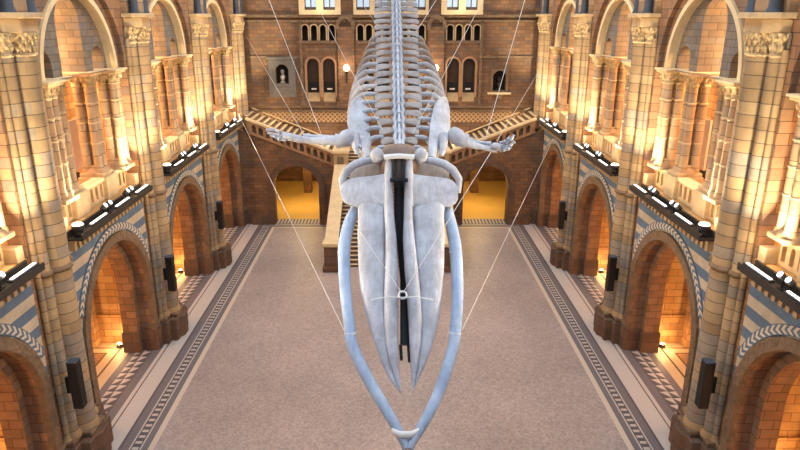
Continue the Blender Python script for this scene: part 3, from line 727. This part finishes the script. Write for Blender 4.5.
# ------------------------------------------------------------------ rear wall memorials and lamps
t = thing('wall_memorial', (-7.05, YR-.01, 7.9), 'grey stone wall memorial with a pale bust in an arched niche', 'memorial')
MB().panel(lambda u, z, w: (u, w, z), -.86, .86, 0, 2.4, [(0, .42, .85, 1.65, True)], -.12, .0, n=12, back=True).build('slab', M_grey, t)
MB().box(-.6, .6, -.2, 0, .25, .62).build('ledge', M_grey, t, bevel=.02)
MB().box(-.95, .95, -.2, 0, 2.4, 2.52).build('cornice', M_grey, t, bevel=.02)
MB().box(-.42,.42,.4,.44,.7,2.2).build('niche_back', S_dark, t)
def bust(parent_loc, label, m_):
    t = thing('portrait_bust', parent_loc, label, 'bust')
    MB().box(-.14, .14, -.12, .12, 0, .12).build('socle', m_, t)
    MB().tube([(0,0,.12),(0,0,.22),(0,0,.38),(0,0,.5),(0,0,.56)], [.12,.2,.28,.22,.09], 16, flat=.6).build('shoulders', m_, t, smooth=60)
    MB().tube([(0,-.01,.54),(0,-.02,.62),(0,-.03,.72),(0,-.02,.82),(0,0,.88)], [.07,.1,.13,.12,.04], 16, flat=1.1).build('head', m_, t, smooth=60)
bust((-7.05, YR+.18, 8.76), 'pale marble bust in the grey niche on the end wall', M_bust)
bust((7.05, YR+.2, 8.31), 'dark bronze bust in the small niche on the end wall', M_bronze)
t = thing('niche_frame', (7.05, YR-.01, 8.2), 'plain dark niche surround with a bracketed shelf on the end wall', 'niche surround')
MB().panel(lambda u, z, w: (u, w, z), -.56, .56, 0, 1.5, [(0, .43, .1, .95, True)], -.1, 0, n=12, back=True).build('surround', S_trimd, t)
MB().box(-.75, .75, -.3, 0, -.12, 0).build('shelf', S_cream, t, bevel=.02)
MB().box(-.2, .2, -.24, 0, -.42, -.12).build('bracket', S_trimd, t, bevel=.02)
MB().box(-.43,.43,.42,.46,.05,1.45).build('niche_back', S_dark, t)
for s, sn in ((-1, 'left'), (1, 'right')):
    t = thing('wall_lantern', (s*2.85, YR-.5, 9.55), f'glowing globe lantern on the end wall, {sn} of the whale ribs', 'wall lamp')
    MB().tube([(0,0,.1),(0,-.0,.28)], .05, 10).build('stem', M_black, t)
    MB().lathe(0, 0, [(.02,-.75),(.07,-.5),(.03,-.4),(.09,-.05),(.13,0),(.1,.04)], 14).build('bracket_body', M_black, t, smooth=50)
    MB().box(-.02, .02, 0, .32, -.5, -.44).build('arm', M_black, t)
    MB().lathe(0, 0, [(.06,.03),(.16,.1),(.2,.22),(.17,.34),(.07,.42)], 18).build('globe', M_lampwarm, t, smooth=60)
    point('lantern_glow', (s*2.85, YR-.85, 9.8), 55, L_WARM, .2)

# ------------------------------------------------------------------ the whale skeleton
TH = math.radians(18.04); FPX = 645.0
def P(px, py, d):          # a point d metres in front of the camera, as read off the photograph
    v = (py-225)/FPX
    return Vector(((px-391)/FPX*d, d*(math.cos(TH)-v*math.sin(TH)), H-d*(math.sin(TH)+v*math.cos(TH))))
dsk = lambda y: 15.2-(y-160)/287*2.7
US = Vector((0, -.73, .68))
wh = thing('whale_skeleton', tuple(P(400, 160, 15.2)), 'giant pale blue-grey whale skeleton hung diving head first over the hall', 'whale skeleton')
WL = Vector(wh.location)
def wp(mb, name, m_, parent=None, smooth=60, label=None):
    par = parent or wh
    mb.v = [tuple(Vector(p)-WL) for p in mb.v]
    o = mb.build(name, m_, par, smooth=smooth)
    if label: o['label'] = label
    return o
def rowloft(rows, hu, hd, off=0.0, n=16, p=2.2):
    mb = MB(); secs = []
    for i, (y, xa, xb) in enumerate(rows):
        k = hu[i] if isinstance(hu, (list, tuple)) else hu
        secs.append((P(xa, y, dsk(y)+off), P(xb, y, dsk(y)+off), k, hd, US))
    return mb.loft(secs, n=n, p=p)
mb = MB()   # braincase
mb.loft([(P(384,148,15.35), P(413,148,15.35), .2, .3, US), (P(380,156,15.25), P(417,156,15.25), .3, .4, US), (P(378,166,15.2), P(419,166,15.2), .24, .4, US), (P(382,178,15.1), P(416,178,15.1), .06, .4, US)], n=18)
skull = wp(mb, 'skull', B_brown, label='brown braincase of the skull')
SIDES = []
for sg, tabs in ((-1, dict(
    maxi=[(182,386,362),(200,386,357.5),(215,386,358),(235,386,357.5),(252,386,358),(272,386,358.5),(290,386,360.5),(320,387,367),(345,388,375),(365,391,382.5),(380,396,390),(392,400.4,399.6)],
    prem=[(160,392.5,385),(182,392.5,384),(215,394,384),(240,396.7,385),(270,398.3,384.5),(290,398.5,383.5),(320,398.3,383.5),(345,398.4,385),(365,399,390),(380,400,395),(392,401.2,400.2)],
    fron=[(386,174,208),(372,176,209),(360,177,208),(352,178,206),(346,180,204),(342.5,184,200),(341,188,195)],
    arch=[(388,162),(376,160),(364,161),(354,165),(346.5,171),(342,180),(342,192)],
    lump=(377,156), brown=[(386,160,180),(372,162,180),(360,165,181),(350,170,182)],
    jaw=[(366,196,5),(360,202,5.5),(355,210,5.5),(348.8,225,6),(344.5,245,6.2),(344.3,270,6),(346.3,300,5.7),(349.5,325,5.6),(352,345,5.6),(366,375,5.6),(381,401,5.4),(395,425,5.0),(403,440,4.4),(406.3,449,3.6)],
    bands=[(344,252),(350.5,333)])),
  (1, dict(
    maxi=[(182,412,440),(200,412,445),(215,412,444),(235,414,444.5),(252,414.5,444.3),(272,416,444),(290,418,442.5),(320,420,439),(345,420,432.5),(365,417,425.5),(380,415,418),(392,412.9,412.2)],
    prem=[(160,404.5,413),(182,404.5,413.5),(215,403.8,413),(240,402.8,415),(270,404.5,418.5),(290,406.5,420.5),(320,408.5,422.5),(345,409.5,421),(365,410.5,418),(380,411.2,415.5),(392,411.8,413)],
    fron=[(412,174,208),(426,176,210),(438,177,208),(446,178,207),(452,180,206),(456,184,203),(458,188,199)],
    arch=[(411,162),(423,160),(434,161),(444,164),(453,170),(459,179),(459,193)],
    lump=(421,156), brown=[(412,160,180),(426,162,180),(438,165,181),(449,170,182)],
    jaw=[(438,192,5),(443,200,5.5),(447,210,5.5),(451,225,6),(455,245,6.2),(457,270,6),(457.4,300,5.7),(456,325,5.6),(453.5,345,5.6),(445,375,5.6),(435,401,5.4),(422.5,425,5.0),(413.5,440,4.4),(409.8,449,3.6)],
    bands=[(455.5,252),(455,333)]))):
    o = rowloft(tabs['maxi'], [.02,.08,.13,.16,.17,.17,.16,.14,.12,.1,.07,.03], .08); wp(o, 'maxilla', B_skull, skull)
    o = rowloft(tabs['prem'], [.2,.22,.24,.26,.27,.26,.24,.2,.15,.1,.04], .1, off=-.02); wp(o, 'premaxilla', B_skull, skull)
    mb = MB(); mb.loft([(P(x,a,dsk(a)-.02), P(x,b_,dsk(b_)-.02), .17-.0025*abs(x-399), .1, US) for x, a, b_ in tabs['fron']], n=16, p=2.6)
    wp(mb, 'frontal_bone', B_skull, skull)
    mb = MB(); mb.tube([P(x, y, 15.25-(abs(x-399)/60)*.25) for x, y in tabs['arch']], [.06,.08,.1,.1,.1,.09,.04], 14, flat=.9, up=US)
    wp(mb, 'squamosal_bone', B_skull, skull)
    mb = MB(); mb.loft([(P(x,a,15.45), P(x,b_,15.4), .05, .12, US) for x, a, b_ in tabs['brown']], n=12)
    wp(mb, 'temporal_hollow', B_spine, skull)
    x, y = tabs['lump']; c = P(x, y, 15.05)
    mb = MB(); mb.tube([c+US*-.2, c+US*-.1, c+US*.05, c+US*.16, c+US*.21], [.1,.15,.165,.13,.05], 16, up=Vector((1,0,0)))
    wp(mb, 'occipital_condyle', B_skull, skull)
    jaw = MB(); kp = tabs['jaw']; pts = []
    for a in range(len(kp)-1):
        q0, q1, q2, q3 = (Vector(kp[max(0, min(len(kp)-1, a+e))]) for e in (-1, 0, 1, 2))
        for t_ in (0, .25, .5, .75): pts.append(tuple(.5*((2*q1)+(q2-q0)*t_+(2*q0-5*q1+4*q2-q3)*t_*t_+(-q0+3*q1-3*q2+q3)*t_**3)))
    pts.append(kp[-1])
    off = lambda y: .32*max(0, (330-y)/130)
    jaw.tube([P(x, y, dsk(y)+off(y)) for x, y, r in pts], [r/FPX*dsk(y)*1.03 for x, y, r in pts], 16, flat=1.15, up=US)
    jw = wp(jaw, 'mandible', B_jaw, label='bluish lower jaw bone')
    for x, y in tabs['bands']:
        d = dsk(y)+off(y); dy = 1.6
        ax = (P(x+(.3*sg*(-1) if y > 300 else 0), y+dy, d)-P(x, y-dy, d)).normalized()
        mb = MB(); mb.tube([P(x,y,d)-ax*.018, P(x,y,d)+ax*.018], 6.3/FPX*d, 18, flat=1.15, up=US); wp(mb, 'steel_strap', M_bright, jw, smooth=40)
    SIDES.append(jw)
mb = MB(); mb.loft([(P(391.5,427.5,12.62), P(392.5,435,12.58), .05, .05, US), (P(400,431,12.55), P(400.5,439,12.5), .06, .06, US), (P(411,431,12.55), P(411,439,12.5), .06, .06, US), (P(420,427,12.62), P(419,434.5,12.58), .05, .05, US)], n=12)
wp(mb, 'jaw_tip_joint', M_bright, label='white bracket joining the jaw tips')
# steel armature between the rostrum halves
mb = MB(); mb.loft([(P(393,152,15.5), P(405,152,15.5), .06,.06,US), (P(394,215,14.95), P(404,215,14.95), .06,.06,US), (P(400,280,14.35), P(406,280,14.35), .06,.06,US), (P(400,345,13.7), P(410,345,13.7), .06,.06,US)], n=8, p=6)
wp(mb, 'steel_armature', M_steel, smooth=30, label='dark steel beam in the skull gap')
mb = MB()
for x in (395.5, 402.5): mb.tube([P(x,156,15.0), P(x,186,14.75)], .03, 8)
for y in (157, 180): mb.tube([P(390,y,dsk(y)-.35), P(408,y,dsk(y)-.35)], .045, 8)
wp(mb, 'mounting_bracket', M_steel, smooth=40)
mb = MB(); mb.tube([P(384,157,14.9), P(399,156,14.85), P(414,157,14.9)], .06, 10); wp(mb, 'occipital_bar', M_bright, smooth=50)
for x0, x1, y0_, y1_ in ((400.5,401.5,345,360), (408.5,409.5,345,362)):
    mb = MB(); mb.tube([P(x0,y0_,13.7), P(x1,y1_,13.5)], .035, 8); wp(mb, 'armature_prong', M_steel)
c = P(402.6, 295, 13.6); ring = [c + Vector((math.cos(a)*.085, 0, 0)) + Vector((0,.68,.73))*math.sin(a)*.085 for a in [2*PI*k/16 for k in range(17)]]
mb = MB(); mb.tube(ring, .02, 8, up=US); wp(mb, 'shackle', M_bright)
mb = MB(); mb.tube([P(371,300,13.62), P(380,298.2,13.55), P(391,297,13.5), P(402.6,297.6,13.55), P(414,297,13.5), P(424,298.2,13.55), P(433,300,13.62)], .014, 8); wp(mb, 'rostrum_rod', M_bright)

# spine: s runs back from the shoulders
BH = Vector((0, -.885, -.465)); UP = Vector((0, -.465, .885))
def O(s):
    return Vector((.2-.006*s, 16.5+.885*s, 10.45+.465*s)) + (Vector((0,0,-.05*(s+.3)**2)) if s < -.3 else Vector((0,0,0)))
def V(s, x, f, u): return O(s) + Vector((x,0,0)) + BH*f + UP*u
step = .37; ribs = 15
halfw = [.42,.45,.5,.55,.6,.62,.63,.63,.63,.62,.62,.62,.62,.63,.64,.66,.68,.7,.7,.7,.69,.68,.66]
for i in range(24):
    s = -1.15+step*i; hw = halfw[max(0, min(i-0, len(halfw)-1))]
    k = min(1, .75+.03*i)
    mb = MB()
    mb.tube([V(s,0,-.14,-.12), V(s,0,-.1,-.12), V(s,0,.1,-.12), V(s,0,.14,-.12)], [.18*k,.2*k,.2*k,.18*k], 16, up=UP)
    hgt = .22+.02*min(i, 12)
    ns = MB()
    ns.hexa([V(s,-.035,.12,0), V(s,.035,.12,0), V(s,.035,-.12,0), V(s,-.035,-.12,0), V(s,-.035,.0,hgt), V(s,.035,.0,hgt), V(s,.02,-.3,hgt+.02), V(s,-.02,-.3,hgt+.02)])
    for e in (-1, 1):
        ns.tube([V(s,e*.08,.2,.06), V(s,e*.11,.08,.1), V(s,e*.09,-.04,.12), V(s,e*.04,-.16,.2)], [.03,.055,.05,.02], 8, up=UP)
        fw = .02; dr = -.02
        jt = random.uniform(-.02, .02)
        mb.loft([(V(s,e*.12,.13,-.04), V(s,e*.12,-.12,-.04), .05,.05,UP), (V(s,e*hw*.4,.1,-.02), V(s,e*hw*.4,-.11,-.02), .03,.03,UP),
                 (V(s,e*hw*.7,.15+jt,dr), V(s,e*hw*.7,-.13,dr), .022,.022,UP), (V(s,e*hw*.92,.17+jt,dr*2), V(s,e*hw*.92,-.13,dr*2), .02,.02,UP), (V(s,e*hw,.11+jt,dr*2), V(s,e*hw,-.06,dr*2), .015,.015,UP)], n=12, p=3)
    vt = wp(mb, 'vertebra', B_spine, smooth=50)
    wp(ns, 'neural_spine', B_light, vt, smooth=50)
wr = [.62,.85,1.0,1.12,1.24,1.31,1.33,1.32,1.3,1.26,1.2,1.12,1.02,.92,.8]
for i in range(ribs):
    s = -1.0+step*i; w = wr[i]; h0 = halfw[i]-.05; L = 1.75 if 2 < i < 11 else (1.2 if i <= 2 else 1.5-.2*(i-11))
    for e in (-1, 1):
        mb = MB()
        path = [V(s,e*h0,.02,-.04), V(s,e*(h0+(w-h0)*.45),.05,-.03), V(s,e*(h0+(w-h0)*.8),.02,-.16*L), V(s,e*w,-.05,-.4*L), V(s,e*w*.97,-.12,-.65*L), V(s,e*w*.86,-.16,-.88*L), V(s,e*w*.72,-.18,-1.0*L)]
        # smooth it
        q = []
        for a in range(len(path)-1):
            p0_, p1, p2, p3 = path[max(a-1,0)], path[a], path[a+1], path[min(a+2,len(path)-1)]
            for t_ in (0, .33, .66): 
                q.append(.5*((2*p1)+(p2-p0_)*t_+(2*p0_-5*p1+4*p2-p3)*t_*t_+(-p0_+3*p1-3*p2+p3)*t_**3))
        q.append(path[-1]); r = [.058+.022*math.sin(PI*j/(len(q)-1)) for j in range(len(q))]
        mb.tube(q, r, 10, flat=.75, up=BH); wp(mb, 'rib', B_spine if i > 10 else B_skull, smooth=60)
# shoulder blades and flippers
def scap(rows, acro, neck, sg):
    mb = MB(); secs = []
    for y, xa, xb in rows:
        d = 17.0-(y-98)/50*1.3
        secs.append((P(xa,y,d-.1), P(xb,y,d+.25), .06, .06, (sg*.5,-.7,.3)))
    mb.loft(secs, n=14, p=2.0); sc_ = wp(mb, 'scapula', B_skull)
    mb = MB(); mb.tube([P(*q) for q in acro], [.13,.11,.09,.04], 10); wp(mb, 'acromion', B_skull, sc_)
    mb = MB(); mb.tube([P(*q) for q in neck], [.16,.12,.1,.12], 10); wp(mb, 'coracoid', B_skull, sc_)
scap([(97,357,361),(101,353,364),(107,350,366),(115,348.5,367.5),(125,348,369),(133,349,370),(141,353,370.5),(148,362,370.5)], [(355,135,15.9),(355.5,141,15.8),(356,148,15.7),(357,154,15.65)], [(365,142,15.9),(365.5,148,15.75),(367,154,15.6),(368,159,15.5)], -1)
scap([(97,441,446),(101,437,448),(107,434,449.5),(115,432,450),(125,430,450.5),(133,429.5,450),(141,429,448),(148,429.5,440),(156,431,436)], [(444,135,15.9),(443.5,141,15.8),(443,150,15.7),(441.5,156,15.65)], [(434,142,15.9),(433,148,15.75),(432,154,15.6),(431,159,15.5)], 1)
def bone(pts, rad, name, parent=None, m_=B_skull, flat=.8):
    mb = MB(); mb.tube([P(*q) for q in pts], rad, 12, flat=flat); return wp(mb, name, m_, parent)
bone([(352,133,15.9),(347,138,15.8),(341,140.5,15.8),(336,141,15.8)], [.13,.2,.15,.17], 'humerus', flat=1.1)
bone([(337,141,15.8),(328,140.5,15.8),(322,141,15.8),(312,140.5,15.8),(302,139.5,15.8),(294,138,15.8)], [.14,.15,.13,.1,.11,.12], 'radius')
bone([(336,138,15.9),(322,136.5,15.9),(312,136,15.9),(303,135.5,15.9)], [.08,.06,.05,.07], 'ulna')
hand = bone([(296,137.5,15.8),(290,136.5,15.8),(284,135.5,15.8)], [.12,.15,.1], 'carpal_bones', flat=.6)
bone([(452,131,15.9),(457,137,15.8),(462,140,15.8),(467,141.5,15.8)], [.13,.2,.16,.17], 'humerus', flat=1.1)
bone([(466,142,15.8),(476,146,15.8),(484,147.5,15.8),(492,149,15.8),(497,149,15.8)], [.15,.11,.08,.1,.12], 'radius')
bone([(470,140,15.9),(477,142,15.85),(484,143,15.85),(491,143.5,15.8)], [.1,.06,.05,.07], 'ulna')
handr = bone([(493,146,15.8),(497,147,15.75),(502,147,15.7)], [.14,.17,.12], 'carpal_bones', flat=.6)
for hd, fingers in ((hand, [[(287,134,15.8),(280,132,15.8),(273,129.5,15.8),(266,130,15.75)],[(286,136,15.8),(279,135,15.8),(272,133.5,15.8),(267,132.5,15.8)],[(287,138,15.8),(281,138,15.8),(275,136.5,15.8),(270,134.5,15.8)],[(292,139.5,15.8),(286,140,15.8),(280,139.5,15.8),(276,138,15.8)]]),
                    (handr, [[(500,143,15.7),(505,141.5,15.65),(508,139.5,15.6),(510,136.5,15.6)],[(502,145,15.7),(507,143,15.65),(511,140,15.6),(514,134.8,15.55)],[(502,147.5,15.7),(507,146.5,15.65),(511,145,15.6),(514.5,141.5,15.55)],[(500,150,15.7),(504,150,15.65),(508,149,15.6),(511,147,15.6)]])):
    for fg in fingers:
        mb = MB()
        for a, b_ in zip(fg, fg[1:]):
            A, B = P(*a), P(*b_); D = B-A
            mb.tube([A+D*.03, A+D*.2, A+D*.8, A+D*.97], [.052,.034,.032,.046], 8)
        wp(mb, 'finger_bones', B_skull, hd)

# ------------------------------------------------------------------ suspension cables
def cable(a, b_, label, r=.0105):
    a = Vector(a); b_ = Vector(b_)
    mb = MB(); c = (a+b_)/2; mb.tube([a-c, b_-c], r, 6)
    o = mb.build('suspension_cable', M_cable, smooth=60); o.location = c
    tag(o, label, 'cable', 'thin steel cables holding the whale')
cable(P(266,-8,20), P(322,136,15.85), 'thin steel cable from the roof to the left flipper wrist', .007)
cable(P(527,-8,20), P(485,140,15.85), 'thin steel cable from the roof to the right flipper wrist', .007)
cable(P(312,-4,20), P(383,131,16.1), 'thin steel cable passing the left wall lantern down to the ribs', .007)
cable(P(484,-2,20), P(413,133,16.1), 'thin steel cable crossing the doorways down to the ribs', .007)
cable(P(354,-8,22), P(392,46,19.0), 'thin steel cable from the roof to the upper spine, left one', .007)
cable(P(441,-8,22), P(410,42,19.2), 'thin steel cable from the roof to the upper spine, right one', .007)
cable(P(246,36,38), P(306,138,15.9), 'thin steel cable from the last left pier to the flipper', .007)
cable(P(548,56,38), P(497,141,15.85), 'thin steel cable from the last right pier to the flipper', .007)
cable(P(238,113,38), P(345.5,333,13.7), 'long thin cable from the left gallery ledge to the jaw', .0105)
cable(P(553,139,37), P(462,330,13.7), 'long thin cable from the right gallery ledge to the jaw', .0105)
cable(P(402,293,13.6), P(360,232,14.0), 'fine cable running up the left rostrum from the shackle', .008)
cable(P(403,293,13.6), P(491,152,15.4), 'fine cable running up the right rostrum from the shackle', .007)

# ------------------------------------------------------------------ light
for s in (-1, 1):   # daylight through the roof lights
    ang = math.atan2(5, 9.8)
    area('skylight', (s*4.9, 20, 19.2), (0, -s*ang*.6, 0), 3.6, 46, 2900, L_DAY)
w = bpy.data.worlds.new('World'); bpy.context.scene.world = w; w.use_nodes = True
w.node_tree.nodes['Background'].inputs[0].default_value = (.7, .82, 1, 1); w.node_tree.nodes['Background'].inputs[1].default_value = .5
for s in (-1, 1):
    spot('whale_lamp', (s*8.6, 8.4, 8.4), tuple(P(399+s*50, 320, 13.6)), 650, (.45, .68, 1), 34)
    spot('whale_lamp', (s*8.6, 7.5, 14.5), tuple(P(400, 200, 15)), 300, (.8, .9, 1), 36)
    spot('whale_lamp', (s*8.8, 11.5, 15.5), tuple(P(400+s*40, 120, 16.5)), 520, (.7, .88, 1), 30)
    point('passage_glow', (s*6.1, 44, 3.3), 520, (1, .66, .25), .3)
    point('passage_glow', (s*4.6, 49.9, 2.6), 120, (1, .6, .22), .3)
    point('landing_glow', (s*4.4, 41.7, 5.2), 60, L_WARM, .2)
    point('landing_glow', (s*7.6, 41.6, 7.3), 40, L_WARM, .2)
    point('window_glow', (s*4.4, 42.0, 13.5), 22, L_WARM, .2)

# ------------------------------------------------------------------ camera
cam = bpy.data.cameras.new('Camera'); cam.sensor_width = 36; cam.lens = FPX/800*36; cam.shift_x = 9/800; cam.clip_end = 200
co = bpy.data.objects.new('Camera', cam); C.objects.link(co); co.location = (0, 0, H); co.rotation_euler = (PI/2-TH, 0, 0)
sc = bpy.context.scene; sc.camera = co
sc.view_settings.view_transform = 'Standard'; sc.view_settings.look = 'None'; sc.view_settings.gamma = 1; sc.view_settings.use_curve_mapping = False
sc.view_settings.exposure = 0.0
sc.cycles.use_denoising = True; sc.cycles.max_bounces = 6; sc.cycles.diffuse_bounces = 4; sc.cycles.sample_clamp_indirect = 6
